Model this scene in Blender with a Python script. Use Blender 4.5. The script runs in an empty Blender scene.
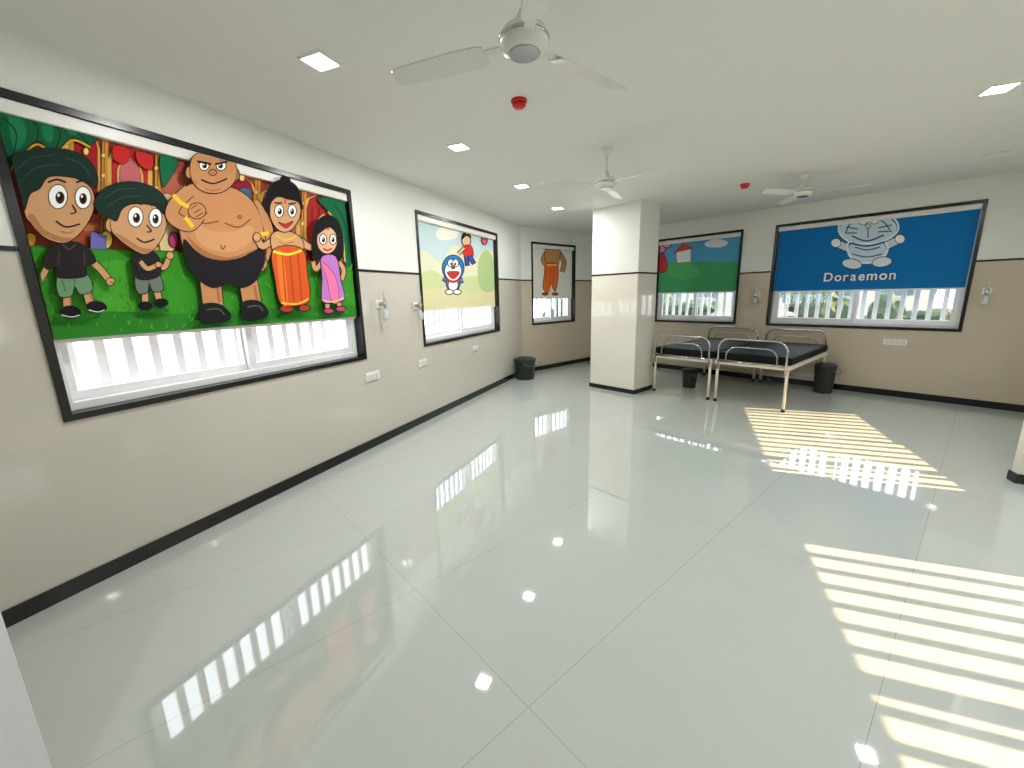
import bpy, bmesh, random
import numpy as np
from math import *
from mathutils import Vector, Matrix
random.seed(3)
scene=bpy.context.scene
# ------------------------------------------------------------------ calibration
HC=1.5; FPX,PSI,PIT,ROL=412.31,0.8521,0.2123,0.0243; TH=0.4463
D_L=2.928; X_R=7.632; Y_E=5.819; N_W=-3.80; S_B=0.32
ZC=2.73; ZD=1.767; ZS=0.915; ZH=2.47
def V(*a): return Vector(a)
hh=V(cos(PSI),sin(PSI),0); r0=V(sin(PSI),-cos(PSI),0); zz=V(0,0,1)
cF=hh*cos(PIT)-zz*sin(PIT); cU0=hh*sin(PIT)+zz*cos(PIT)
cR=r0*cos(ROL)-cU0*sin(ROL); cU=cU0*cos(ROL)+r0*sin(ROL)
C0=V(0,0,HC)
def ray(u,v): return cF+cR*((u-512)/FPX)+cU*((384-v)/FPX)
def atz(u,v,z=0.0):
    r=ray(u,v); return C0+r*((z-HC)/r.z)
ES=V(cos(TH),sin(TH),0); EN=V(-sin(TH),cos(TH),0)
class Fr:
    """wall frame: s along wall, o outward depth from inner face, z up"""
    def __init__(s,org,ex,ey): s.o=org; s.ex=ex; s.ey=ey
    def w(s,a,o,z): return s.o+s.ex*a+s.ey*o+zz*z
    def hit(s,u,v,o=0.0):
        r=ray(u,v); p0=s.o+s.ey*o
        t=(p0-C0).dot(s.ey)/r.dot(s.ey); P=C0+r*t-s.o
        return P.dot(s.ex),P.z
FL=Fr(EN*D_L,ES,EN)
FE=Fr(V(0,Y_E,0),V(1,0,0),V(0,1,0))
FR=Fr(V(X_R,0,0),V(0,1,0),V(1,0,0))
FW=Fr(EN*N_W,ES,-EN)
FB=Fr(ES*S_B,EN,-ES)
FG=Fr(V(0,0,0),V(1,0,0),V(0,1,0))
# ------------------------------------------------------------------ materials
def newmat(n):
    m=bpy.data.materials.new(n); m.use_nodes=True
    return m,m.node_tree.nodes,m.node_tree.links,m.node_tree.nodes['Principled BSDF']
def lin(c):
    return tuple((x/255/12.92 if x/255<=.04045 else ((x/255+.055)/1.055)**2.4) for x in c)+(1,)
def pm(n,rgb,rough=.5,metal=0,coat=0,noise=0.0,scale=30,bump=0,spec=.5):
    m,N,L,b=newmat(n)
    b.inputs['Base Color'].default_value=lin(rgb); b.inputs['Roughness'].default_value=rough
    b.inputs['Metallic'].default_value=metal; b.inputs['Coat Weight'].default_value=coat; b.inputs['Specular IOR Level'].default_value=spec
    if noise or bump:
        tc=N.new('ShaderNodeTexCoord'); t=N.new('ShaderNodeTexNoise'); t.inputs['Scale'].default_value=scale
        L.new(tc.outputs['Object'],t.inputs['Vector'])
        if noise:
            mx=N.new('ShaderNodeMix'); mx.data_type='RGBA'; c=lin(rgb)
            mx.inputs[6].default_value=tuple(x*(1-noise) for x in c[:3])+(1,)
            mx.inputs[7].default_value=tuple(min(1,x*(1+noise)) for x in c[:3])+(1,)
            L.new(t.outputs['Fac'],mx.inputs[0]); L.new(mx.outputs[2],b.inputs['Base Color'])
        if bump:
            bp=N.new('ShaderNodeBump'); bp.inputs['Strength'].default_value=bump; bp.inputs['Distance'].default_value=.002
            L.new(t.outputs['Fac'],bp.inputs['Height']); L.new(bp.outputs[0],b.inputs['Normal'])
    return m
def emat(n,rgb,st):
    m,N,L,b=newmat(n); b.inputs['Base Color'].default_value=(1,1,1,1)
    b.inputs['Emission Color'].default_value=rgb+(1,); b.inputs['Emission Strength'].default_value=st
    return m
def wallmat(name,ca,cb,cg):
    m,N,L,b=newmat(name)
    g=N.new('ShaderNodeNewGeometry'); sp=N.new('ShaderNodeSeparateXYZ'); L.new(g.outputs['Position'],sp.inputs[0])
    gt=N.new('ShaderNodeMath'); gt.operation='GREATER_THAN'; gt.inputs[1].default_value=ZD; L.new(sp.outputs['Z'],gt.inputs[0])
    nz=N.new('ShaderNodeTexNoise'); nz.inputs['Scale'].default_value=1.6; nz.inputs['Detail'].default_value=5; L.new(g.outputs['Position'],nz.inputs['Vector'])
    tl=N.new('ShaderNodeMix'); tl.data_type='RGBA'; tl.inputs[6].default_value=lin(ca); tl.inputs[7].default_value=lin(cb); L.new(nz.outputs['Fac'],tl.inputs[0])
    md=N.new('ShaderNodeMath'); md.operation='PINGPONG'; md.inputs[1].default_value=.3; L.new(sp.outputs['Z'],md.inputs[0])
    lt=N.new('ShaderNodeMath'); lt.operation='LESS_THAN'; lt.inputs[1].default_value=.0006; L.new(md.outputs[0],lt.inputs[0])
    t2=N.new('ShaderNodeMix'); t2.data_type='RGBA'; t2.inputs[7].default_value=lin(cg); L.new(lt.outputs[0],t2.inputs[0]); L.new(tl.outputs[2],t2.inputs[6])
    mx=N.new('ShaderNodeMix'); mx.data_type='RGBA'; mx.inputs[7].default_value=lin((229,231,227)); L.new(gt.outputs[0],mx.inputs[0]); L.new(t2.outputs[2],mx.inputs[6])
    L.new(mx.outputs[2],b.inputs['Base Color'])
    mr=N.new('ShaderNodeMapRange'); mr.inputs['To Min'].default_value=.05; mr.inputs['To Max'].default_value=.6; L.new(gt.outputs[0],mr.inputs['Value']); L.new(mr.outputs[0],b.inputs['Roughness'])
    return m
def floormat():
    m,N,L,b=newmat('polished_floor_tile')
    g=N.new('ShaderNodeNewGeometry'); sp=N.new('ShaderNodeSeparateXYZ'); L.new(g.outputs['Position'],sp.inputs[0])
    outs=[]
    for ax,off,per in(('X',0.844,1.714),('Y',0.06,0.857)):
        s=N.new('ShaderNodeMath'); s.operation='SUBTRACT'; s.inputs[1].default_value=off; L.new(sp.outputs[ax],s.inputs[0])
        p=N.new('ShaderNodeMath'); p.operation='PINGPONG'; p.inputs[1].default_value=per/2; L.new(s.outputs[0],p.inputs[0])
        l=N.new('ShaderNodeMath'); l.operation='LESS_THAN'; l.inputs[1].default_value=.001; L.new(p.outputs[0],l.inputs[0]); outs.append(l)
    mxx=N.new('ShaderNodeMath'); mxx.operation='MAXIMUM'; L.new(outs[0].outputs[0],mxx.inputs[0]); L.new(outs[1].outputs[0],mxx.inputs[1])
    nz=N.new('ShaderNodeTexNoise'); nz.inputs['Scale'].default_value=2.2; nz.inputs['Detail'].default_value=6; L.new(g.outputs['Position'],nz.inputs['Vector'])
    c=N.new('ShaderNodeMix'); c.data_type='RGBA'; c.inputs[6].default_value=lin((180,187,183)); c.inputs[7].default_value=lin((187,193,189)); L.new(nz.outputs['Fac'],c.inputs[0])
    c2=N.new('ShaderNodeMix'); c2.data_type='RGBA'; c2.inputs[7].default_value=lin((138,140,134)); L.new(mxx.outputs[0],c2.inputs[0]); L.new(c.outputs[2],c2.inputs[6])
    L.new(c2.outputs[2],b.inputs['Base Color']); b.inputs['Roughness'].default_value=.025; b.inputs['IOR'].default_value=1.9
    return m
M_wall=wallmat('grey_tile_dado_wall',(196,191,179),(205,200,189),(178,173,161)); M_wallR=wallmat('beige_tile_dado_wall',(194,182,161),(203,191,171),(174,162,142)); M_wallC=wallmat('cream_tile_dado_wall',(220,215,203),(226,221,210),(200,195,183)); M_floor=floormat()
M_ceil=pm('ceiling_paint',(228,230,228),.7,noise=.01,scale=3)
M_black=pm('black_granite_trim',(18,18,20),.25,noise=.2,scale=60)
M_upvc=pm('white_upvc',(232,234,236),.3)
M_white=pm('white_plastic',(235,235,230),.35)
M_fin=pm('white_powder_coated_fin',(238,240,242),.5)
M_cream=pm('cream_painted_steel',(226,218,196),.35,coat=.3)
M_chrome=pm('chrome_tube',(190,190,190),.15,metal=1)
M_matt=pm('black_rexine_mattress',(9,9,10),.6,noise=.15,scale=20,bump=.2,spec=.18)
M_rub=pm('black_rubber',(20,20,20),.7)
M_bin=pm('dark_green_bin_plastic',(34,44,42),.45)
M_bin2=pm('dark_grey_bin_plastic',(48,46,46),.45)
M_red=pm('red_plastic',(205,25,25),.35)
M_grey=pm('grey_plastic',(110,112,112),.5)
M_fan=pm('ivory_fan_enamel',(222,223,218),.3,coat=.4)
M_lamp=emat('led_panel_glow',(1,.98,.95),20)
M_conc=pm('concrete_paving',(190,188,180),.9,noise=.15,scale=2)
def glassmat():
    m,N,L,b=newmat('window_glass'); N.remove(b); o=[n for n in N if n.type=='OUTPUT_MATERIAL'][0]
    t=N.new('ShaderNodeBsdfTransparent'); t.inputs[0].default_value=(.95,.97,.97,1); g=N.new('ShaderNodeBsdfGlossy'); g.inputs['Roughness'].default_value=.02
    mx=N.new('ShaderNodeMixShader'); mx.inputs[0].default_value=.06
    L.new(t.outputs[0],mx.inputs[1]); L.new(g.outputs[0],mx.inputs[2]); L.new(mx.outputs[0],o.inputs[0]); return m
M_glass=glassmat()
_cm={}
def cmat(rgb):
    if rgb not in _cm: _cm[rgb]=pm('blind_print_%02x%02x%02x'%rgb,rgb,.8,spec=.2)
    return _cm[rgb]
# ------------------------------------------------------------------ mesh helpers
def fin(name,bm,mats,parent=None,smooth=False,recalc=True):
    if recalc: bmesh.ops.recalc_face_normals(bm,faces=bm.faces[:])
    me=bpy.data.meshes.new(name); bm.to_mesh(me); bm.free()
    for m in (mats if isinstance(mats,list) else [mats]): me.materials.append(m)
    if smooth:
        for p in me.polygons: p.use_smooth=True
    ob=bpy.data.objects.new(name,me); scene.collection.objects.link(ob)
    if parent: setpar(ob,parent)
    return ob
def setpar(ob,parent):
    ob.parent=parent; ob.matrix_parent_inverse=Matrix.Translation(parent.location).inverted()
def empty(name,loc):
    e=bpy.data.objects.new(name,None); e.empty_display_size=.1; e.location=loc; scene.collection.objects.link(e); return e
def bbox(bm,fr,a,o,z,mi=0):
    vs=[bm.verts.new(fr.w(x,y,w)) for x in a for y in o for w in z]
    for q in((0,1,3,2),(4,6,7,5),(0,4,5,1),(2,3,7,6),(0,2,6,4),(1,5,7,3)):
        f=bm.faces.new([vs[i] for i in q]); f.material_index=mi
    return vs
def boxes(name,fr,lst,mat,parent=None,bevel=0):
    bm=bmesh.new()
    for a,o,z in lst: bbox(bm,fr,a,o,z)
    if bevel:
        bmesh.ops.recalc_face_normals(bm,faces=bm.faces[:])
        bmesh.ops.bevel(bm,geom=bm.edges[:],offset=bevel,segments=2,affect='EDGES',profile=.5)
    return fin(name,bm,mat,parent)
def lathe(bm,c,prof,n=28,axis=V(0,0,1),mi=0,ex=None):
    axis=axis.normalized(); ex=ex or axis.orthogonal().normalized(); ey=axis.cross(ex)
    rings=[]
    for r,h in prof:
        rings.append([bm.verts.new(c+axis*h+(ex*cos(2*pi*i/n)+ey*sin(2*pi*i/n))*max(r,1e-4)) for i in range(n)])
    for a,b in zip(rings,rings[1:]):
        for i in range(n):
            f=bm.faces.new([a[i],a[(i+1)%n],b[(i+1)%n],b[i]]); f.material_index=mi; f.smooth=True
    for rg in(rings[0],rings[-1]):
        f=bm.faces.new(rg); f.material_index=mi
def tube(bm,pts,r,n=10,mi=0):
    pts=[Vector(p) for p in pts]; rings=[]; up=None
    for i,p in enumerate(pts):
        t=(pts[min(i+1,len(pts)-1)]-pts[max(i-1,0)]).normalized()
        if up is None: up=t.orthogonal().normalized()
        up=(up-t*up.dot(t)).normalized(); sd=t.cross(up)
        rings.append([bm.verts.new(p+(up*cos(2*pi*k/n)+sd*sin(2*pi*k/n))*r) for k in range(n)])
    for a,b in zip(rings,rings[1:]):
        for k in range(n):
            f=bm.faces.new([a[k],a[(k+1)%n],b[(k+1)%n],b[k]]); f.smooth=True; f.material_index=mi
    bm.faces.new(rings[0]).material_index=mi; bm.faces.new(rings[-1]).material_index=mi
# ------------------------------------------------------------------ room shell
def wall(name,fr,s0,s1,ops,thick=.2,z1=ZC,mat=None):
    L=[];cur=s0
    for a,b,c,d in sorted(ops):
        L.append(((cur,a),(0,thick),(0,z1)))
        if c>0: L.append(((a,b),(0,thick),(0,c)))
        L.append(((a,b),(0,thick),(d,z1))); cur=b
    L.append(((cur,s1),(0,thick),(0,z1)))
    return boxes(name,fr,L,mat or M_wall)
W1=(.965,3.165);W2=(4.149,6.339);W3=(5.647,6.921);W4=(2.83,4.381);W5=(.164,2.361);WA=(3.86,6.22);WB=(.75,3.0)
ZSW=.85
op=lambda w,z=ZS:(w[0],w[1],z,ZH)
wall('wall_left',FL,.12,7.45,[op(W1),op(W2)])
wall('wall_back',FE,5.2,X_R+.2,[op(W3)],mat=M_wallR)
wall('wall_right',FR,-.75,Y_E+.2,[op(W4),op(W5)],mat=M_wallR)
wall('wall_window_side',FW,.12,6.72,[op(WA,ZSW),op(WB,ZSW)],mat=M_wallR)
wall('wall_entrance',FB,-3.8,2.93,[(-1.3,1.71,0,2.3)])
# floor / ceiling polygons (room + entrance corridor)
def sn(s,n): return ES*s+EN*n
poly=[sn(-2.2,3.1),sn(7.4,3.12),V(5.3,Y_E+.2,0),V(X_R+.2,Y_E+.2,0),V(X_R+.2,-.75,0),sn(6.72,N_W-.2),sn(-2.2,N_W-.2)]
def slab(name,z0,z1,mat):
    bm=bmesh.new(); a=[bm.verts.new((p.x,p.y,z0)) for p in poly]; b=[bm.verts.new((p.x,p.y,z1)) for p in poly]
    bm.faces.new(a); bm.faces.new(b)
    for i in range(len(a)): j=(i+1)%len(a); bm.faces.new([a[i],a[j],b[j],b[i]])
    return fin(name,bm,mat)
slab('floor',-.12,0,M_floor); slab('ceiling',ZC,ZC+.15,M_ceil)
FS=Fr(V(0,0,0),ES,EN)
boxes('wall_corridor',FS,[((-2.3,-2.2),(-4,3.1),(0,ZC)),((-2.2,.12),(3.0,3.1),(0,ZC)),((-2.2,.12),(-4,-3.9),(0,ZC))],M_wall)
boxes('trim_door_opening',FS,[((.1,.34),(1.68,1.76),(0,2.34)),((.1,.34),(-1.36,-1.27),(0,2.34)),((.1,.34),(-1.27,1.68),(2.27,2.34))],M_upvc)
# slim pier
boxes('wall_pier',FS,[((4.19,4.26),(-2.62,-2.38),(0,ZC))],M_wallC)
boxes('baseboard_pier',FS,[((4.178,4.272),(-2.632,-2.368),(0,.075))],M_black)
boxes('trim_pier_dado',FS,[((4.184,4.266),(-2.626,-2.374),(ZD-.011,ZD+.011))],M_black)
# column
CX0,CX1,CY0,CY1=5.33,5.84,3.33,4.14
boxes('wall_column',FG,[((CX0,CX1),(CY0,CY1),(0,ZC))],M_wallC)
boxes('baseboard_column',FG,[((CX0-.012,CX1+.012),(CY0-.012,CY1+.012),(0,.065))],M_black)
boxes('trim_column_dado',FG,[((CX0-.006,CX1+.006),(CY0-.006,CY1+.006),(ZD-.011,ZD+.011))],M_black)
# baseboards & dado strips
def strips(side,fr,s0,s1,ops):
    boxes('baseboard_'+side,fr,[((s0,s1),(-.014,.01),(0,.085))],M_black)
    cur=s0;L=[]
    for a,b in sorted(ops):
        L.append(((cur,a-.0),(-.006,.01),(ZD-.011,ZD+.011))); cur=b
    L.append(((cur,s1),(-.006,.01),(ZD-.011,ZD+.011)))
    boxes('trim_dado_'+side,fr,L,M_black)
strips('left',FL,.33,7.36,[W1,W2]); strips('back',FE,5.38,X_R,[W3]); strips('right',FR,-.55,Y_E,[W4,W5]); strips('window_side',FW,.33,6.62,[WA,WB])
# ------------------------------------------------------------------ windows
def window(name,fr,w,sashes=2,pitch=.14,ZS=ZS):
    a,b=w; e=empty(name,fr.w((a+b)/2,.1,(ZS+ZH)/2))
    def ring(a,b,c,d,t,o):
        return [((a,b),o,(c,c+t)),((a,b),o,(d-t,d)),((a,a+t),o,(c+t,d-t)),((b-t,b),o,(c+t,d-t))]
    boxes('granite_surround',fr,ring(a,b,ZS,ZH,.035,(-.012,.2)),M_black,e)
    a+=.035;b-=.035;c=ZS+.035;d=ZH-.035
    boxes('outer_frame',fr,ring(a,b,c,d,.045,(.07,.19)),M_upvc,e,.004)
    a+=.045;b-=.045;c+=.045;d-=.045; W=(b-a)/sashes
    L=[];G=[]
    for i in range(sashes):
        o=(.085,.12) if i%2 else (.13,.165)
        x0=a+i*W-(.02 if i else 0); x1=a+(i+1)*W+(.02 if i<sashes-1 else 0)
        L+=ring(x0,x1,c,d,.05,o); G.append(((x0+.045,x1-.045),(o[0]+.014,o[0]+.018),(c+.045,d-.045)))
    boxes('sash_frames',fr,L,M_upvc,e,.003); boxes('glass',fr,G,M_glass,e)
    F=[];x=w[0]-.1
    while x<w[1]+.1:
        F.append(((x,x+.052),(.34,.36),(ZS-.25,ZH+.15))); x+=pitch
    F+=[((w[0]-.12,w[1]+.12),(.30,.34),(ZS-.22,ZS-.18)),((w[0]-.12,w[1]+.12),(.30,.34),(ZH+.08,ZH+.12))]
    for xx in(w[0]-.1,w[1]+.06): F+=[((xx,xx+.04),(.2,.3),(ZS-.22,ZS-.18)),((xx,xx+.04),(.2,.3),(ZH+.08,ZH+.12))]
    boxes('exterior_fins',fr,F,M_fin,e)
    return e
window('window_1',FL,W1); window('window_2',FL,W2); window('window_3',FE,W3); window('window_4',FR,W4); window('window_5',FR,W5)
window('window_6',FW,WA,ZS=ZSW); window('window_7',FW,WB,ZS=ZSW)
# ------------------------------------------------------------------ blinds with printed art
def catmull(P,closed=True,k=5):
    n=len(P); out=[]
    rng=range(n) if closed else range(n-1)
    for i in rng:
        g=(lambda j:P[j%n]) if closed else (lambda j:P[max(0,min(n-1,j))])
        p0,p1,p2,p3=g(i-1),g(i),g(i+1),g(i+2)
        for q in range(k):
            t=q/k
            out.append(tuple(.5*((2*p1[c])+(-p0[c]+p2[c])*t+(2*p0[c]-5*p1[c]+4*p2[c]-p3[c])*t*t+(-p0[c]+3*p1[c]-3*p2[c]+p3[c])*t**3) for c in(0,1)))
    if not closed: out.append(P[-1])
    return out
OUT=(28,24,24)
class Blind:
    """printed roller blind; artwork is traced in photo coordinates and laid flat on the fabric plane"""
    def __init__(s,fr,w,zb,base):
        s.fr=fr; s.a=w[0]+.05; s.b=w[1]-.05; s.zb=zb; s.zt=ZH-.05; s.o=.045
        s.e=empty('roller_blind',fr.w((s.a+s.b)/2,s.o,(zb+s.zt)/2))
        boxes('fabric',fr,[((s.a,s.b),(s.o,s.o+.002),(zb,s.zt))],cmat(base),s.e)
        boxes('head_cassette',fr,[((w[0]+.037,w[1]-.037),(.002,.066),(ZH-.1,ZH-.037))],M_white,s.e,.006)
        boxes('bottom_bar',fr,[((s.a,s.b),(s.o-.006,s.o+.008),(zb-.022,zb))],M_white,s.e,.003)
        s.bm=bmesh.new(); s.mats=[]; s.k=0
    def mi(s,c):
        m=cmat(c)
        if m not in s.mats: s.mats.append(m)
        return s.mats.index(m)
    def loc(s,u,v):
        a,z=s.fr.hit(u,v,s.o); return min(max(a,s.a),s.b),min(max(z,s.zb),s.zt)
    def vert(s,u,v):
        a,z=s.loc(u,v); return s.bm.verts.new(s.fr.w(a,s.o-.0006-s.k*.00011,z))
    def raw(s,col,pts):
        vs=[s.vert(*p) for p in pts]
        try:
            f=s.bm.faces.new(vs); f.material_index=s.mi(col)
        except Exception: pass
        s.k+=1
    def line(s,col,pts,w=1.2,smooth=True,closed=False,k=5):
        P=catmull(pts,closed,k) if smooth and len(pts)>2 else list(pts)
        n=len(P);A=[];B=[]
        for i in range(n):
            if closed: p,q=P[i-1],P[(i+1)%n]
            else: p,q=P[max(0,i-1)],P[min(n-1,i+1)]
            dx,dy=q[0]-p[0],q[1]-p[1]; l=hypot(dx,dy) or 1
            A.append((P[i][0]-dy/l*w/2,P[i][1]+dx/l*w/2)); B.append((P[i][0]+dy/l*w/2,P[i][1]-dx/l*w/2))
        va=[s.vert(*p) for p in A]; vb=[s.vert(*p) for p in B]; m=s.mi(col)
        for i in range(n if closed else n-1):
            j=(i+1)%n; f=s.bm.faces.new([va[i],va[j],vb[j],vb[i]]); f.material_index=m
        s.k+=1
    def poly(s,col,pts,ol=.9,smooth=True):
        P=catmull(pts,True,4) if smooth else pts
        s.raw(col,P)
        if ol: s.line(OUT,P,ol,smooth=False,closed=True)
    def ell(s,col,cx,cy,rx,ry,rot=0,ol=.9):
        r=radians(rot); P=[(cx+rx*cos(t)*cos(r)-ry*sin(t)*sin(r),cy+rx*cos(t)*sin(r)+ry*sin(t)*cos(r)) for t in[2*pi*i/20 for i in range(20)]]
        s.raw(col,P)
        if ol: s.line(OUT,P,ol,smooth=False,closed=True)
    def arch(s,cin,cout,x0,x1,yt,yb,sl=.24):
        """pointed palace arch: gold surround and coloured interior, sheared with the blind's perspective"""
        m=(x0+x1)/2; w=(x1-x0)/2; f=lambda x,y:(x,y+sl*(x-m))
        def shape(k): return [f(m-w*k,yb),f(m-w*k,yt+w*1.1),f(m-w*k*.8,yt+w*.55),f(m-w*k*.35,yt+w*.25+(1-k)*4),f(m,yt+(1-k)*9),f(m+w*k*.35,yt+w*.25+(1-k)*4),f(m+w*k*.8,yt+w*.55),f(m+w*k,yt+w*1.1),f(m+w*k,yb)]
        s.poly(cout,shape(1),.6,False); s.poly(cin,shape(.78),.5,False)
    def limb(s,col,pts,w,ol=.9):
        s.line(OUT,pts,w+2*ol); s.line(col,pts,w)
    def eye(s,cx,cy,rx,ry,px=0,py=0,c=(60,35,20)):
        s.ell((250,250,250),cx,cy,rx,ry,0,.9); s.ell(c,cx+px,cy+py,rx*.48,ry*.5,0,0); s.ell((5,5,5),cx+px,cy+py,rx*.25,ry*.28,0,0); s.ell((255,255,255),cx+px-rx*.15,cy+py-ry*.2,rx*.13,ry*.14,0,0)
    def done(s):
        return fin('printed_artwork',s.bm,s.mats,s.e,recalc=False)
zb1=(FL.hit(47,341,.045)[1]+FL.hit(355,316,.045)[1])/2
B=Blind(FL,W1,zb1,(150,62,40))
SK=(206,156,112); SK2=(196,138,92); HR=(24,48,40); SH=(176,124,84); SH2=(168,110,70)
# palace hall
B.raw((186,84,62),[(-80,80),(360,190),(360,275),(-80,255)])
B.raw((204,112,92),[(60,150),(360,212),(360,236),(60,214)])
B.raw((196,120,60),[(60,222),(360,236),(360,242),(60,230)])
B.raw((226,176,96),[(60,112),(360,192),(360,198),(60,120)])
for i in range(26):
    x=64+i*11.5; B.ell((150,40,44),x,121+.24*(x-60),3,2.4,12,.3)
B.arch((170,34,40),(222,168,80),70,100,130,212); B.arch((196,42,48),(228,178,90),106,152,142,226); B.arch((206,110,118),(226,176,96),116,143,158,226)
B.arch((150,36,52),(222,168,80),224,256,172,250); B.arch((206,110,118),(226,176,96),256,300,184,250); B.arch((176,44,44),(228,178,90),302,338,192,262)
B.poly((250,214,120),[(122,200),(129,190),(137,203),(137,224),(122,222)],.4)
for x,w in((62,7),(99,6),(152,6),(252,5),(299,4),(338,5)):
    B.raw((214,150,66),[(x,95+.24*x),(x+w,95+.24*(x+w)),(x+w,262),(x,262)]); B.line((150,90,30),[(x+w*.5,100+.24*x),(x+w*.5,262)],1.2)
    for t in range(6): B.ell((244,206,120),x+w*.5,112+.24*x+t*20,w*.36,2.2,0,.3)
    B.raw((240,196,100),[(x-2,248),(x+w+2,248),(x+w+2,256),(x-2,256)])
B.poly((206,44,40),[(112,146),(128,150),(124,164),(112,160)],.5); B.poly((206,44,40),[(134,152),(150,156),(150,170),(138,166)],.5)
for x in(311,318,325,332): B.line((140,30,28),[(x,206),(x,226)],.8,False)
B.poly((232,190,96),[(312,230),(322,214),(334,232),(334,262),(312,262)],.4)
B.poly((60,110,140),[(238,190),(249,192),(249,214),(241,214)],.4)
B.poly((230,206,150),[(158,200),(170,196),(176,214),(172,250),(158,250)],.5)
for x,y in((84,150),(130,140),(240,176),(278,186),(320,200)):
    B.line((120,80,30),[(x,y-8),(x,y)],.8,False); B.ell((250,224,130),x,y+2,2.6,3.6,0,.4)
# curtains
B.poly((18,96,62),[(-40,90),(30,108),(95,128),(88,146),(70,138),(52,152),(34,142),(14,162),(0,178),(-20,186),(-40,180)],.8)
B.poly((30,126,80),[(6,116),(20,120),(24,140),(12,150)],0); B.poly((30,126,80),[(40,122),(50,126),(50,142),(42,140)],0); B.poly((30,126,80),[(64,128),(74,132),(74,136),(66,134)],0)
for q in([(0,118),(14,134),(10,160)],[(26,116),(36,130),(34,142)],[(48,122),(58,134),(53,150)],[(72,130),(78,136),(86,144)]): B.line((10,60,40),q,1.4)
B.line((230,190,60),[(-4,182),(14,164),(34,145),(52,155),(70,141),(88,148)],1.8)
B.poly((20,104,66),[(316,198),(350,205),(352,262),(342,262),(338,228),(326,212)],.7)
B.line((10,60,40),[(332,204),(343,224),(347,258)],1.0); B.line((10,60,40),[(342,204),(348,224),(351,258)],1.0)
B.line((230,190,60),[(326,212),(339,230),(343,262)],1.4)
B.poly((20,110,70),[(158,156),(176,162),(166,182),(160,186)],.5)
B.poly((40,120,130),[(0,210),(12,214),(16,246),(0,246)],.5); B.ell((238,196,60),16,236,9,9); B.ell((226,160,50),28,240,6,7); B.ell((238,206,90),104,240,6,9); B.ell((180,60,110),171,240,5,8)
B.poly((120,110,190),[(88,232),(104,236),(104,252),(88,250)],.5,False)
# green carpet
B.raw((58,150,40),[(-80,244),(20,246),(100,250),(170,252),(250,258),(360,268),(360,330),(-80,370)])
B.line((40,120,40),[(-80,244),(20,246),(100,250),(170,252),(250,258),(360,268)],1.6)
B.poly((74,168,48),[(100,262),(160,266),(150,296),(110,330),(60,336),(90,290)],0)
B.poly((46,132,38),[(20,330),(90,312),(180,314),(280,308),(356,306),(356,330),(20,350)],0)
for i in range(260):
    x=random.uniform(30,350); y=random.uniform(262,335); c=random.choice([(44,126,34),(88,184,58),(50,138,42)])
    B.line(c,[(x,y),(x+random.uniform(-3,3),y-3.5)],.9,False)
for x,y,r in((70,316,20),(152,310,12),(208,322,20),(250,319,16),(282,312,12),(328,312,12)): B.ell((36,108,30),x,y,r,3.2,0,0)
# boy in black t-shirt
B.limb(SK,[(45,260),(38,275),(30,287)],6); B.ell(SK,29,289,4,4.5); B.line(OUT,[(27,288),(26,292)],.8,False); B.line(OUT,[(30,289),(30,293)],.8,False)
B.limb(SK,[(84,260),(95,270),(104,281)],6); B.ell(SK,105,282,4.5,4); B.line(OUT,[(105,282),(109,284)],.8,False)
B.limb(SK,[(61,290),(62,308)],8); B.limb(SK,[(80,288),(85,304)],8); B.line(SH,[(64,296),(65,306)],1.6,False); B.line(SH,[(84,294),(88,302)],1.6,False)
B.ell((20,20,24),65,312,10,6,5); B.ell((20,20,24),91,307,10,5.5,5); B.line((230,230,230),[(56,315),(66,317),(74,315)],.9); B.line((230,230,230),[(83,310),(92,312),(99,310)],.9)
B.poly((110,150,112),[(53,275),(80,274),(87,290),(75,295),(69,287),(66,296),(53,296)]); B.line((70,104,74),[(69,276),(69,287)],1.0,False); B.line((70,104,74),[(56,280),(60,292)],.9,False)
B.poly((40,32,36),[(45,248),(56,243),(70,243),(83,249),(90,262),(81,267),(79,277),(53,278),(51,267),(42,270),(38,262)])
B.line((74,62,66),[(54,252),(52,266)],1.0,False); B.line((74,62,66),[(78,252),(79,266)],1.0,False); B.line((90,76,80),[(57,245),(63,250),(70,245)],1.0)
B.ell(SK,13,209,6,9); B.line(SH,[(12,204),(10,210),(14,214)],1.2); B.poly(SK,[(20,188),(40,177),(64,178),(84,188),(89,205),(82,224),(69,239),(56,244),(38,238),(24,223),(15,212)])
B.poly(SH,[(22,218),(34,234),(56,243),(68,239),(56,238),(38,230),(28,216)],0)
B.poly(HR,[(-3,178),(6,160),(28,151),(58,151),(80,159),(91,175),(90,190),(78,182),(58,178),(42,179),(34,190),(24,196),(18,212),(8,200),(0,196)])
for q in([(10,172),(26,160),(48,157)],[(14,184),(30,170),(56,166)],[(60,160),(76,166),(84,178)]): B.line((44,74,62),q,1.0)
B.eye(52,198,9.5,12,2,1); B.eye(77,199,8,11,0,1)
B.line(OUT,[(42,184),(51,181),(60,184)],1.8); B.line(OUT,[(70,184),(78,182),(85,186)],1.8)
B.line(OUT,[(66,206),(70,213),(64,215)],1.3); B.line(OUT,[(50,222),(60,228),(74,225)],1.5); B.line(SH,[(55,232),(62,234),(68,232)],1.2)
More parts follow.
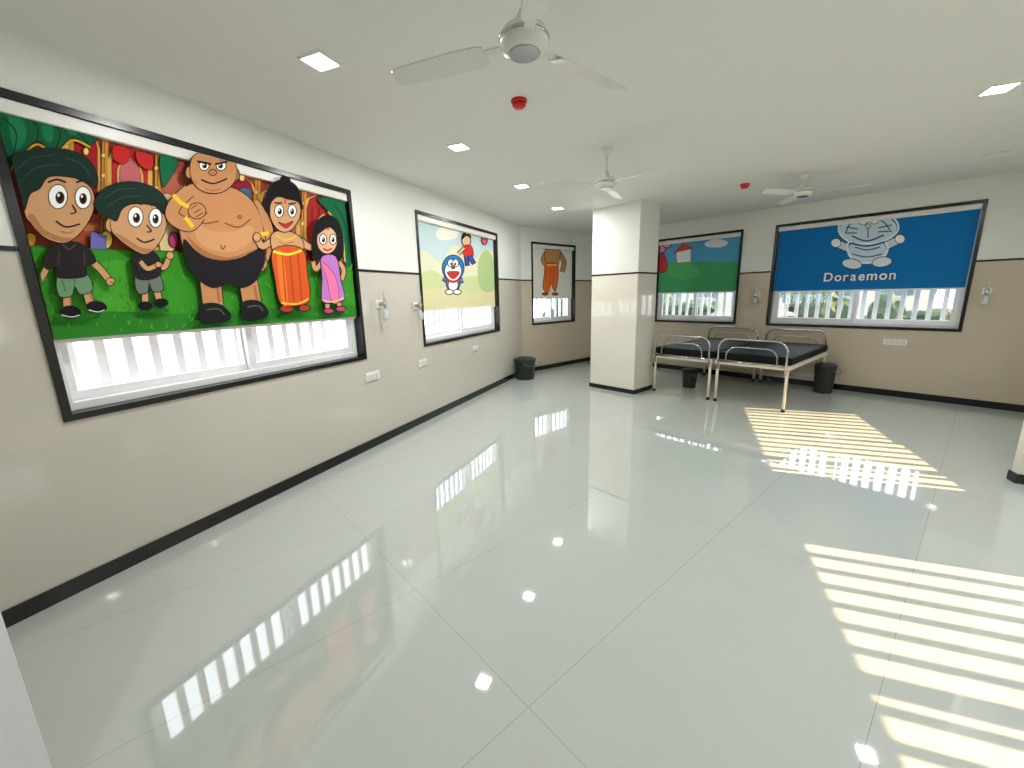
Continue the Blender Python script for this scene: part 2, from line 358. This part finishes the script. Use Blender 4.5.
# second boy
B.limb(SK,[(150,262),(158,268),(163,258)],5); B.ell(SK,164,256,4,4)
B.limb(SK,[(139,290),(139,303)],6); B.limb(SK,[(150,288),(153,300)],6); B.ell((20,20,24),139,306,7,4); B.ell((20,20,24),155,303,7,4)
B.poly((110,122,112),[(130,275),(152,274),(157,290),(147,292),(143,284),(141,293),(131,293)]); B.line((70,80,74),[(143,276),(143,284)],.9,False)
B.poly((36,30,34),[(126,258),(136,253),(148,253),(154,262),(152,277),(131,279)]); B.line((74,62,66),[(134,258),(133,270)],.9,False)
B.limb(SK,[(134,262),(141,269),(150,266)],4.4); B.ell(SK,152,265,3.4,3)
B.ell(SK,104,226,5,7); B.poly(SK,[(106,214),(120,205),(142,205),(157,213),(160,228),(152,245),(140,255),(126,250),(110,238),(104,228)])
B.poly(SH,[(108,234),(120,245),(138,254),(146,250),(134,248),(118,238)],0)
B.poly(HR,[(88,203),(99,189),(122,183),(146,188),(160,201),(159,216),(148,207),(128,205),(116,210),(110,222),(102,218),(92,213)])
for q in([(98,200),(112,191),(130,190)],[(100,208),(116,199),(136,197)]): B.line((44,74,62),q,1.0)
B.eye(129,218,7.5,10,1,1); B.eye(149,219,6.5,9.5,0,1); B.line(OUT,[(140,226),(145,232),(140,233)],1.1); B.line(OUT,[(130,239),(138,243),(148,240)],1.4); B.line(OUT,[(122,206),(129,204),(135,206)],1.3); B.line(OUT,[(144,207),(150,205),(156,208)],1.3)
# big bare-bellied wrestler
B.limb(SK2,[(203,275),(207,306)],20); B.limb(SK2,[(240,272),(246,303)],18); B.line(SH2,[(211,288),(213,302)],3,False); B.line(SH2,[(248,286),(251,300)],3,False)
B.poly((24,24,28),[(194,306),(212,304),(224,314),(220,321),(196,323)]); B.poly((24,24,28),[(236,303),(252,301),(262,311),(258,318),(238,320)])
B.line((90,90,96),[(200,310),(212,309),(218,315)],1.1); B.line((90,90,96),[(241,307),(252,306),(257,311)],1.1)
B.limb(SK2,[(246,204),(259,226),(260,246),(254,262)],13); B.ell(SK2,254,264,7,8)
for q in([(251,266),(250,271)],[(254,267),(254,272)],[(257,266),(258,271)]): B.line(OUT,q,.8,False)
B.poly(SK2,[(176,192),(192,184),(224,188),(246,202),(256,226),(260,252),(252,272),(218,284),(190,272),(178,254),(172,224)])
B.poly((26,25,30),[(177,240),(192,254),(216,261),(240,256),(257,240),(258,260),(250,280),(236,288),(222,284),(206,288),(190,278),(180,262)])
B.poly(SK2,[(178,200),(196,192),(228,194),(248,206),(257,232),(250,250),(222,258),(196,250),(180,232)],0)
B.poly((208,152,106),[(190,226),(206,232),(228,232),(244,226),(246,240),(228,252),(204,250),(190,240)],0)
B.poly(SH2,[(180,236),(196,250),(222,258),(248,250),(240,255),(218,261),(194,255)],0)
B.line((120,76,44),[(184,214),(196,224),(212,222)],1.4); B.line((120,76,44),[(218,224),(232,228),(244,220)],1.4); B.line((120,76,44),[(214,246),(216,250),(219,246)],1.4)
B.ell(SH2,198,214,2.4,1.8,0,.4); B.ell(SH2,233,218,2.4,1.8,0,.4)
B.limb(SK2,[(182,192),(168,206),(166,218),(182,226),(192,216)],13); B.ell(SK2,190,212,9,8)
for q in([(184,210),(190,206)],[(187,214),(194,210)],[(189,218),(196,214)]): B.line(OUT,q,.8,False)
B.line((240,196,50),[(166,196),(174,204),(182,208)],4); B.line((240,196,50),[(178,218),(186,228)],4); B.line((240,196,50),[(248,236),(262,234)],4)
B.ell(SK2,182,174,3.5,6); B.ell(SK2,229,176,3.5,6)
B.poly(SK2,[(186,158),(206,150),(226,160),(230,178),(220,191),(206,195),(191,190),(183,176)])
B.eye(197,167,5,5,.5,.5); B.eye(214,167,5,5,-.5,.5); B.raw(SK2,[(190,160),(222,160),(222,164),(190,164)]); B.line(OUT,[(190,163),(198,164.5),(204,166)],2); B.line(OUT,[(208,166),(214,164.5),(221,163)],2)
B.ell((182,122,80),205.5,174,4,3,0,.8); B.line(OUT,[(194,181),(206,185),(220,180)],1.6); B.line(SH2,[(198,190),(206,192),(214,190)],1.2); B.line(SH2,[(190,186),(188,182)],1.2,False)
# boy in orange dhoti
B.limb(SK,[(267,240),(256,247),(251,240)],6); B.ell(SK,250,238,4,4.5); B.limb(SK,[(292,240),(304,248),(312,241)],6); B.ell(SK,313,240,3.5,4)
B.limb(SK,[(277,298),(279,307)],5); B.limb(SK,[(295,298),(296,306)],5); B.ell((170,60,30),280,309,7,3.4); B.ell((170,60,30),298,308,6,3.2)
B.poly(SK,[(264,236),(276,231),(290,235),(297,244),(293,254),(268,254)]); B.line(SH,[(272,242),(278,245),(288,242)],1.1)
B.poly((216,88,34),[(266,250),(295,249),(301,275),(303,300),(290,306),(274,304),(268,280)])
B.poly((238,122,50),[(270,256),(276,256),(281,300),(275,302)],0)
for x in(275,283,291): B.line((170,60,20),[(x,254),(x+2,278),(x+4,302)],1.1)
B.line((250,220,60),[(266,252),(281,255),(295,251)],2.4); B.line((250,200,60),[(274,303),(290,304),(302,299)],1.6)
B.poly((22,20,22),[(258,200),(264,186),(277,181),(289,187),(294,200),(293,212),(262,214)]); B.ell((22,20,22),278,181,5,4)
B.poly(SK,[(263,206),(270,198),(280,200),(292,204),(293,218),(284,231),(273,232),(264,221)])
B.eye(272,212,4.6,6.4,.5,.5); B.eye(285,212,4.2,6.2,0,.5); B.poly((200,40,40),[(271,223),(278,225),(286,222),(279,229)],.7); B.line(OUT,[(267,204),(275,204)],1.4); B.line(OUT,[(281,205),(289,204)],1.4); B.line((220,60,40),[(278,200),(278,205)],1.4,False)
B.line((240,200,60),[(268,236),(278,241),(289,237)],1.4)
# girl in pink and violet
B.limb(SK,[(315,262),(309,270),(306,262)],4); B.limb(SK,[(330,260),(337,270),(335,280)],4)
B.limb(SK,[(320,298),(321,309)],4); B.limb(SK,[(331,297),(333,307)],4); B.ell((200,60,120),322,311,5,2.6); B.ell((200,60,120),334,309,5,2.6)
B.poly((20,18,22),[(305,238),(310,222),(321,216),(331,222),(336,238),(336,256),(328,264),(316,262),(306,256)])
B.poly((192,120,200),[(314,258),(329,257),(334,280),(338,299),(326,303),(315,301),(315,278)])
B.poly((240,120,170),[(314,262),(328,276),(332,300),(325,302),(320,280)],.4)
B.line((250,210,80),[(315,300),(326,302),(337,298)],1.3)
B.ell((226,178,138),320,241,10.5,13.5); B.eye(316,240,3.6,5.4,.3,.5); B.eye(326,240,3.4,5.2,0,.5); B.line((190,30,50),[(316,249),(320,251),(325,249)],1.5)
B.poly((20,18,22),[(309,236),(313,224),(321,221),(329,226),(331,236),(322,228)],.3); B.ell((220,50,60),321,230,1.2,1.2,0,0)
B.done()
# blind 2
zb2=(FL.hit(424,309,.045)[1]+FL.hit(493,306,.045)[1])/2
B=Blind(FL,W2,zb2,(196,218,222))
B.poly((226,226,196),[(410,262),(424,250),(440,262),(455,244),(472,262),(484,250),(502,262),(502,320),(410,320)],0)
B.poly((206,216,160),[(410,284),(430,270),(450,280),(470,276),(502,282),(502,320),(410,320)],0)
B.poly((222,216,170),[(410,296),(440,288),(470,292),(502,290),(502,320),(410,320)],0)
B.poly((238,236,220),[(436,232),(446,226),(458,230),(456,238),(440,240)],0)
B.poly((176,200,140),[(478,262),(486,250),(494,262),(494,290),(480,288)],0)
BL=(40,120,200);WH=(245,245,242)
B.limb(BL,[(452,283),(443,278)],4); B.limb(BL,[(454,283),(463,280)],4)
B.ell(BL,453,283,7,9); B.ell(WH,453,285,5,6); B.ell(BL,453,268,11,13); B.ell(WH,453,271,8.5,10); B.ell(WH,450.5,263,3,4); B.ell(WH,455.5,263,3,4); B.ell(OUT,451,264,1,1.4,0,0); B.ell(OUT,455,264,1,1.4,0,0); B.ell((210,40,40),453,267,1.6,1.8); B.poly((200,50,50),[(447,272),(459,272),(455,278),(451,278)],.6); B.line((210,40,40),[(445,279),(453,282),(461,279)],2); B.ell(WH,449,292,4,2.5); B.ell(WH,457,292,4,2.5)
B.ell((230,190,150),466,241,4.5,6); B.poly((20,20,24),[(461,240),(463,233),(468,232),(471,238),(466,236)],.3); B.poly((210,50,50),[(464,246),(471,246),(473,256),(464,256)],.6); B.limb((230,190,150),[(464,248),(458,254)],2.5); B.limb((60,80,160),[(469,256),(474,264)],3); B.limb((60,80,160),[(466,256),(467,266)],3); B.line((240,200,40),[(460,230),(471,230)],1.2); B.line((240,200,40),[(466,230),(466,234)],1)
B.ell((220,90,120),484,240,3,5); B.ell((240,200,90),484,236,3,3)
B.done()
# blind 3
zb3=(FE.hit(532,298,.045)[1]+FE.hit(570,297,.045)[1])/2
B=Blind(FE,W3,zb3,(232,231,222))
B.limb(SK2,[(559,253),(564,262),(562,272)],3.6,.6); B.limb(SK2,[(546,253),(543,260),(547,266)],3.4,.6)
B.poly(SK2,[(545,250),(552,248),(560,250),(559,260),(557,266),(547,266)],.6); B.poly((228,104,44),[(546,264),(557,264),(558,278),(555,292),(551,284),(548,293),(543,288),(544,276)],.6)
for x in(547,551,554): B.line((170,70,26),[(x,268),(x-1,276),(x-1,284)],.6)
B.line((250,210,80),[(546,265),(557,265)],1.2,False); B.ell((160,60,30),545,294,3.2,1.4,0,.5); B.ell((160,60,30),555,294,3.2,1.4,0,.5)
B.done()
# blind 4
zb4=FR.hit(738,291,.045)[1]
B=Blind(FR,W4,zb4,(90,168,214))
B.poly((76,168,112),[(640,276),(655,268),(668,262),(690,262),(720,262),(745,266),(745,300),(640,300)],0)
B.poly((90,182,112),[(664,270),(680,258),(692,264),(700,274),(680,280)],0)
B.poly((236,238,236),[(676,252),(691,248),(691,262),(677,263)],.5,False); B.poly((200,80,60),[(673,253),(683,243),(694,248)],.5,False)
B.poly((226,232,238),[(705,243),(716,239),(728,242),(722,247),(708,247)],0)
B.poly((215,60,70),[(656,254),(664,254),(667,270),(656,271)],.6); B.ell((240,160,180),660,248,6,6); B.ell((240,160,180),667,245,4,3); B.ell((250,250,250),660,246,1.5,1.5,0,.3); B.line((210,50,90),[(657,251),(661,253),(665,251)],.9)
B.done()
# blind 5
zb5=(FR.hit(772,290,.045)[1]+FR.hit(970,289,.045)[1])/2
B=Blind(FR,W5,zb5,(16,116,186))
WH=(244,249,252); PB=(206,224,236); DB=(34,96,156)
B.limb(PB,[(848,248),(838,244)],7,.7); B.limb(PB,[(886,246),(898,240)],7,.7)
B.ell(PB,867,251,20,12,-3,0); B.line(WH,[(847,247),(852,241),(867,239),(882,241),(888,248),(882,259),(867,263),(853,260)],1.5,closed=True)
B.ell(PB,868,229,29,14,-3,0); B.line(WH,[(839,232),(842,220),(856,214),(870,212),(886,214),(897,222),(897,232),(884,241),(866,244),(850,242)],1.7,closed=True)
B.line(DB,[(846,232),(852,222),(866,218),(882,221),(890,230)],1.3)
for q in([(846,227),(858,229)],[(845,233),(857,233)],[(878,228),(892,225)],[(878,232),(892,231)],[(868,226),(868,238)],[(852,254),(867,257),(882,254)],[(855,247),(867,250),(880,247)]): B.line(DB,q,1.2)
B.ell(WH,863,220,5,5,0,.6); B.ell(WH,874,219,5,5,0,.6); B.ell(DB,865,221,1.4,1.6,0,0); B.ell(DB,873,220,1.4,1.6,0,0); B.ell((215,225,232),868,226,2.4,2.2,0,.6)
B.line(DB,[(852,236),(867,241),(884,235)],1.6); B.line(DB,[(850,243),(867,246),(885,242)],1.8)
B.ell(WH,836,243,5,4.5,0,.6); B.ell(WH,900,239,5,4.5,0,.6)
B.ell((224,234,240),852,264,10,5,8,.7); B.ell((224,234,240),882,262,10,5,-8,.7)
B.line(WH,[(836,214),(846,211),(852,214)],1.2); B.line(WH,[(888,211),(898,210),(903,214)],1.2)
B.done(); B5=B
# lettering
def lettering(body,fr,u0,v0,u1,v1,blind):
    s0,z0=fr.hit(u0,v0,.045); s1,z1=fr.hit(u1,v1,.045); sg=(s1-s0)/abs(s1-s0)
    for nm,off,dep,mat in(('lettering_outline',.055,.0155,cmat((12,58,112))),('lettering_face',.02,.017,cmat((240,246,250)))):  # wider layer is the printed dark blue outline of the letters
        bm=bmesh.new(); x=0; 
        for ch in body:
            cu=bpy.data.curves.new(nm,'FONT'); cu.body=ch; cu.size=1; cu.offset=off; cu.extrude=0
            t=bpy.data.objects.new(nm,cu); scene.collection.objects.link(t); bpy.context.view_layer.update()
            dg=bpy.context.evaluated_depsgraph_get(); me=bpy.data.meshes.new_from_object(t.evaluated_get(dg)); bpy.data.objects.remove(t)
            x0=min(v.co.x for v in me.vertices)+off; x1=max(v.co.x for v in me.vertices)-off
            for v in me.vertices: v.co.x+=x-x0
            bm.from_mesh(me); x+=x1-x0+.17
        W=x-.17; k=abs(s1-s0)/W
        for v in bm.verts: v.co=fr.w(s0+sg*v.co.x*k,.045-dep,z0+v.co.y*k*1.1)
        fin(nm,bm,mat,blind.e,recalc=False)
lettering('Doraemon',FR,824,281.5,895,280.5,B5)
# window-side blinds (behind the camera)
for w in(WA,WB):
    B=Blind(FW,w,1.575,(90,170,210)); m=(w[0]+w[1])/2; 
    bm=B.bm; vs=[bm.verts.new(FW.w(a,.043,z)) for a,z in((B.a,1.575),(B.b,1.575),(B.b,1.85),(m,1.97),(B.a,1.85))]
    bm.faces.new(vs).material_index=B.mi((90,180,100)); B.done()
# ------------------------------------------------------------------ lamps
def lamp(s,n):
    c=sn(s,n); e=empty('ceiling_downlight',(c.x,c.y,ZC)); f=Fr(c,ES,EN); h=.078
    boxes('bezel',f,[((-h,h),(-h,-h+.012),(ZC-.01,ZC)),((-h,h),(h-.012,h),(ZC-.01,ZC)),((-h,-h+.012),(-h+.012,h-.012),(ZC-.01,ZC)),((h-.012,h),(-h+.012,h-.012),(ZC-.01,ZC))],M_white,e)
    boxes('diffuser',f,[((-h+.01,h-.01),(-h+.01,h-.01),(ZC-.005,ZC-.001))],M_lamp,e)
    ld=bpy.data.lights.new('led','AREA'); ld.shape='SQUARE'; ld.size=.12; ld.energy=LAMP_W; ld.color=(1,.985,.96)
    lo=bpy.data.objects.new('led_emitter',ld); lo.location=(c.x,c.y,ZC-.012); lo.rotation_euler=(0,0,TH); scene.collection.objects.link(lo); setpar(lo,e)
LAMP_W=18
for s in(1.9,3.34,4.78,6.2): lamp(s,1.87)
for s in(1.1,2.55,4.0): lamp(s,-1.75)
lamp(-1.1,.2)
# ------------------------------------------------------------------ fans
def fan(u,v,tip,zf=2.43):
    c=atz(u,v,zf); e=empty('ceiling_fan',c); c=Vector((c.x,c.y,zf)); bm=bmesh.new()
    lathe(bm,c,[(.0,-.05),(.05,-.048),(.08,-.036),(.092,-.015),(.092,.012),(.078,.032),(.045,.045),(.02,.05)],32)
    lathe(bm,c,[(.016,.04),(.026,.05),(.03,.07),(.014,.1)],20)
    H=ZC-zf
    lathe(bm,c,[(.010,.05),(.010,H-.02)],14)
    lathe(bm,c,[(.013,H-.07),(.035,H-.045),(.048,H-.01),(.048,H)],24)
    fin('motor_and_rod',bm,M_fan,e)
    bm=bmesh.new(); lathe(bm,c,[(.056,-.0505),(.06,-.048),(.06,-.044),(.046,-.05)],32); lathe(bm,c,[(.094,-.006),(.096,0),(.094,.006)],32); fin('chrome_band',bm,M_chrome,e)
    tp=atz(tip[0],tip[1],zf); a0=atan2(tp.y-c.y,tp.x-c.x)
    for i in range(3):
        a=a0+i*2*pi/3; ex=V(cos(a),sin(a),0); ey=V(-sin(a),cos(a),0); bm=bmesh.new()
        st=[(.16,.036),(.19,.046),(.28,.052),(.42,.05),(.53,.046),(.57,.038),(.585,.022)]
        top=[];bot=[]
        for r,w in st:
            for sd in(-1,1):
                P=c+ex*r+ey*(w*sd)+zz*(-.018+sd*.012); top.append(bm.verts.new(P+zz*.002)); bot.append(bm.verts.new(P-zz*.002))
        for k in range(len(st)-1):
            i0=2*k
            bm.faces.new([top[i0],top[i0+1],top[i0+3],top[i0+2]]); bm.faces.new([bot[i0],bot[i0+1],bot[i0+3],bot[i0+2]])
            bm.faces.new([top[i0],top[i0+2],bot[i0+2],bot[i0]]); bm.faces.new([top[i0+1],top[i0+3],bot[i0+3],bot[i0+1]])
        bm.faces.new([top[0],top[1],bot[1],bot[0]]); bm.faces.new([top[-1],top[-2],bot[-2],bot[-1]])
        f=Fr(c,ex,ey); bbox(bm,f,(.08,.2),(-.02,.02),(-.014,-.009))
        fin('blade_%d'%(i+1),bm,M_fan,e)
fan(524,40,(403,72)); fan(606,183,(536,183),2.45); fan(803,192,(752,188),2.55)
# detectors
def detector(u,v):
    c=atz(u,v,ZC); e=empty('smoke_detector',c); bm=bmesh.new()
    lathe(bm,c,[(.052,0),(.052,-.014),(.046,-.02)],28); fin('base',bm,M_red,e)
    bm=bmesh.new(); lathe(bm,c,[(.03,-.02),(.044,-.024),(.044,-.034),(.03,-.048),(.0,-.05)],28); fin('sounder_dome',bm,M_red,e)
detector(519,100); detector(745,184)
c=atz(996,155,ZC); bm=bmesh.new(); lathe(bm,c,[(.1,0),(.1,-.008),(.085,-.012),(.0,-.012)],28); fin('ceiling_speaker',bm,M_white)
# ------------------------------------------------------------------ beds
def bed(x0,x1,y0,y1):
    e=empty('hospital_bed',((x0+x1)/2,(y0+y1)/2,0)); zt=.58
    bm=bmesh.new(); r=.017
    for x in(x0+.03,x1-.03):
        for y in(y0+.03,y1-.03):
            tube(bm,[(x,y,.02),(x,y,zt)],r,12)
    tube(bm,[(x1-.03,y0+.03,.2),(x1-.03,y1-.03,.2)],.01)
    fin('legs',bm,M_cream,e)
    boxes('frame_rails',FG,[((x0,x1),(y0,y0+.035),(zt-.055,zt)),((x0,x1),(y1-.035,y1),(zt-.055,zt)),((x0,x0+.035),(y0+.035,y1-.035),(zt-.055,zt)),((x1-.035,x1),(y0+.035,y1-.035),(zt-.055,zt))]+[((x,x+.04),(y0+.035,y1-.035),(zt-.04,zt-.01)) for x in np.arange(x0+.25,x1-.1,.28)],M_cream,e,.004)
    boxes('deck_sheet',FG,[((x0+.035,x1-.035),(y0+.035,y1-.035),(zt-.009,zt-.002))],M_cream,e)
    boxes('mattress',FG,[((x0+.03,x1-.03),(y0+.0,y1-.0),(zt+.002,zt+.1))],M_matt,e,.022)
    bm=bmesh.new()
    for x in(x0+.03,x1-.03):
        for y in(y0+.03,y1-.03): lathe(bm,V(x,y,0),[(.022,0),(.022,.03),(.018,.04)],16)
    fin('rubber_feet',bm,M_rub,e)
    for nm,x in(('foot_hoop',x0-.012),('head_hoop',x1+.012)):
        bm=bmesh.new(); zh=.87; R=.13
        for ya,yb,z1,z0,rr in((y0+.04,y1-.04,zh,.46,.0125),(y0+.14,y1-.14,zh-.1,.56,.008)):
            P=[(x,ya,z0)]+[(x,ya+R-R*cos(t),z1-R+R*sin(t)) for t in np.linspace(0,pi/2,8)]+[(x,yb-R+R*sin(t),z1-R+R*cos(t)) for t in np.linspace(0,pi/2,8)]+[(x,yb,z0)]
            tube(bm,P,rr,10)
        tube(bm,[(x,y0+.04,.57),(x,y1-.04,.57)],.012)
        fin(nm,bm,M_chrome,e)
bed(5.72,7.5,1.46,2.34); bed(5.72,7.5,2.38,3.26)
# ------------------------------------------------------------------ bins
def bin_(x,y,r,h,mat):
    e=empty('trash_bin',(x,y,0)); c=V(x,y,0); bm=bmesh.new()
    lathe(bm,c,[(r*.78,0),(r*.82,.015),(r*.97,h*.86),(r,h*.87),(r,h*.9),(r*.94,h*.9)],32); fin('body',bm,mat,e)
    bm=bmesh.new()
    lathe(bm,c,[(r*1.03,h*.86),(r*1.03,h*.9),(r*.95,h*.94),(r*.7,h*.985),(r*.2,h),(0,h)],32)
    fin('lid',bm,mat,e)
    bm=bmesh.new(); tube(bm,[c+V(r*1.0*cos(t)*1.03,0,0)+V(0,-r*1.03*sin(t)*.3-r*.95,h*.8-.06*sin(t)) for t in np.linspace(0,pi,9)],.005); fin('handle',bm,M_grey,e)
p=sn(6.9,2.70); bin_(p.x,p.y,.2,.4,M_bin)
bin_(7.29,1.42,.135,.44,M_bin2); bin_(6.35,2.97,.12,.3,M_bin2)
# ------------------------------------------------------------------ wall fittings
M_rock=pm('switch_rocker',(214,214,210),.4)
def switch(fr,u,v,w=.2,h=.085):
    s,z=fr.hit(u,v); e=empty('switch_board',fr.w(s,0,z))
    boxes('plate',fr,[((s-w/2,s+w/2),(-.014,0),(z-h/2,z+h/2))],M_white,e,.003)
    L=[((s-w/2+.016+i*(w-.03)/4,s-w/2+.008+(i+1)*(w-.03)/4),(-.019,-.013),(z-.025,z+.025)) for i in range(4)]
    boxes('rockers',fr,L,M_rock,e)
switch(FL,372,376); switch(FL,422,363,.17); switch(FL,475,348,.16); switch(FR,895,342,.24,.08)
M_acr=pm('clear_acrylic',(200,210,214),.1); M_brass=pm('chrome_fitting',(200,196,186),.25,metal=1)
def flow(fr,u,v):
    s,z=fr.hit(u,v); e=empty('oxygen_flowmeter',fr.w(s,0,z)); bm=bmesh.new()
    bbox(bm,fr,(s-.04,s+.04),(-.012,0),(z+.02,z+.1)); fin('wall_plate',bm,M_white,e)
    bm=bmesh.new(); ax=-fr.ey
    lathe(bm,fr.w(s,0,z+.06),[(.02,.01),(.02,.05),(.012,.06),(.012,.085)],16,ax); lathe(bm,fr.w(s,-.08,z+.01),[(.014,0),(.018,.02),(.018,.07),(.01,.085)],16); fin('valve_body',bm,M_brass,e)
    bm=bmesh.new(); lathe(bm,fr.w(s,-.08,z+.09),[(.012,0),(.012,.08),(.008,.09)],16); lathe(bm,fr.w(s,-.08,z-.1),[(.022,0),(.028,.01),(.028,.07),(.018,.09),(.012,.11)],20); fin('humidifier_bottle',bm,M_acr,e,)
flow(FL,379,310); flow(FL,415,311); flow(FR,757,298); flow(FR,986,296)
# ------------------------------------------------------------------ outside
bm=bmesh.new(); bbox(bm,FG,(-40,60),(-40,60),(-3.3,-3.2)); fin('ground',bm,M_conc)
M_leaf=pm('hedge_leaves',(44,66,44),.8,noise=.6,scale=6); M_bld=pm('pale_building_render',(150,146,138),.9,noise=.05,scale=1); M_flow=pm('bougainvillea_bloom',(140,50,66),.8,noise=.5,scale=9); M_gl=pm('building_glazing',(70,84,94),.2)
def hedge(name,x,y,z,lx,ly,lz,mat,seed,n=26):
    bm=bmesh.new(); rr=random.Random(seed)
    for i in range(n):
        c=V(x+rr.uniform(-lx,lx),y+rr.uniform(-ly,ly),z+rr.uniform(0,lz)); m=Matrix.Translation(c)@Matrix.Diagonal((rr.uniform(.4,.8),rr.uniform(.4,.9),rr.uniform(.3,.7),1))
        bmesh.ops.create_icosphere(bm,subdivisions=3,radius=1,matrix=m)
    for v in bm.verts: v.co+=V(rr.uniform(-.08,.08),rr.uniform(-.08,.08),rr.uniform(-.08,.08))
    fin(name,bm,mat)
hedge('hedge',19,8,-2.9,1.2,10,4.0,M_leaf,1,110); hedge('flowering_bush',14,5,-2.9,.8,6,2.9,M_flow,2,24)
def building(name,F_,x0,x1,y0,y1,h):
    c=F_.w((x0+x1)/2,(y0+y1)/2,-3.2); e=empty(name,c); boxes('block',F_,[((x0,x1),(y0,y1),(-3.2,h))],M_bld,e)
    L=[]
    for zc in np.arange(-2,h-1,3):
        for y in np.arange(y0+.6,y1-1.5,2.5): L.append(((x0-.05,x0+.05),(y,y+1.3),(zc,zc+1.4)))
        for x in np.arange(x0+.6,x1-1.5,2.5): L.append(((x,x+1.3),(y0-.05,y0+.05),(zc,zc+1.4)))
    boxes('glazing',F_,L,M_gl,e)
building('neighbour_or_sun_blocker',FG,30,38,2,22,2.2); building('neighbour_or_sun_blocker',FS,6.8,11,-10,-6.5,7)  # latter block is added out of view to keep sun off the right-wall windows
# ------------------------------------------------------------------ world, sun, camera
w=bpy.data.worlds.new('sky'); scene.world=w; w.use_nodes=True; bg=w.node_tree.nodes['Background']; bg.inputs[0].default_value=(.9,.95,1,1); bg.inputs[1].default_value=5.5
sd=bpy.data.lights.new('sun','SUN'); sd.energy=23; sd.color=(1,.66,.36); sd.angle=.006
so=bpy.data.objects.new('sun',sd); scene.collection.objects.link(so); so.location=sn(4,-12)+V(0,0,8)
tv=ES*-.05+EN*1+zz*-.497; so.rotation_euler=tv.to_track_quat('-Z','Y').to_euler()
cd=bpy.data.cameras.new('camera'); co=bpy.data.objects.new('camera',cd); scene.collection.objects.link(co)
cd.sensor_width=36; cd.lens=FPX*36/1024; cd.clip_start=.02
m=Matrix((( cR.x,cU.x,-cF.x,0),(cR.y,cU.y,-cF.y,0),(cR.z,cU.z,-cF.z,HC),(0,0,0,1))); co.matrix_world=m
scene.camera=co
scene.view_settings.view_transform='Standard'; scene.view_settings.exposure=.1
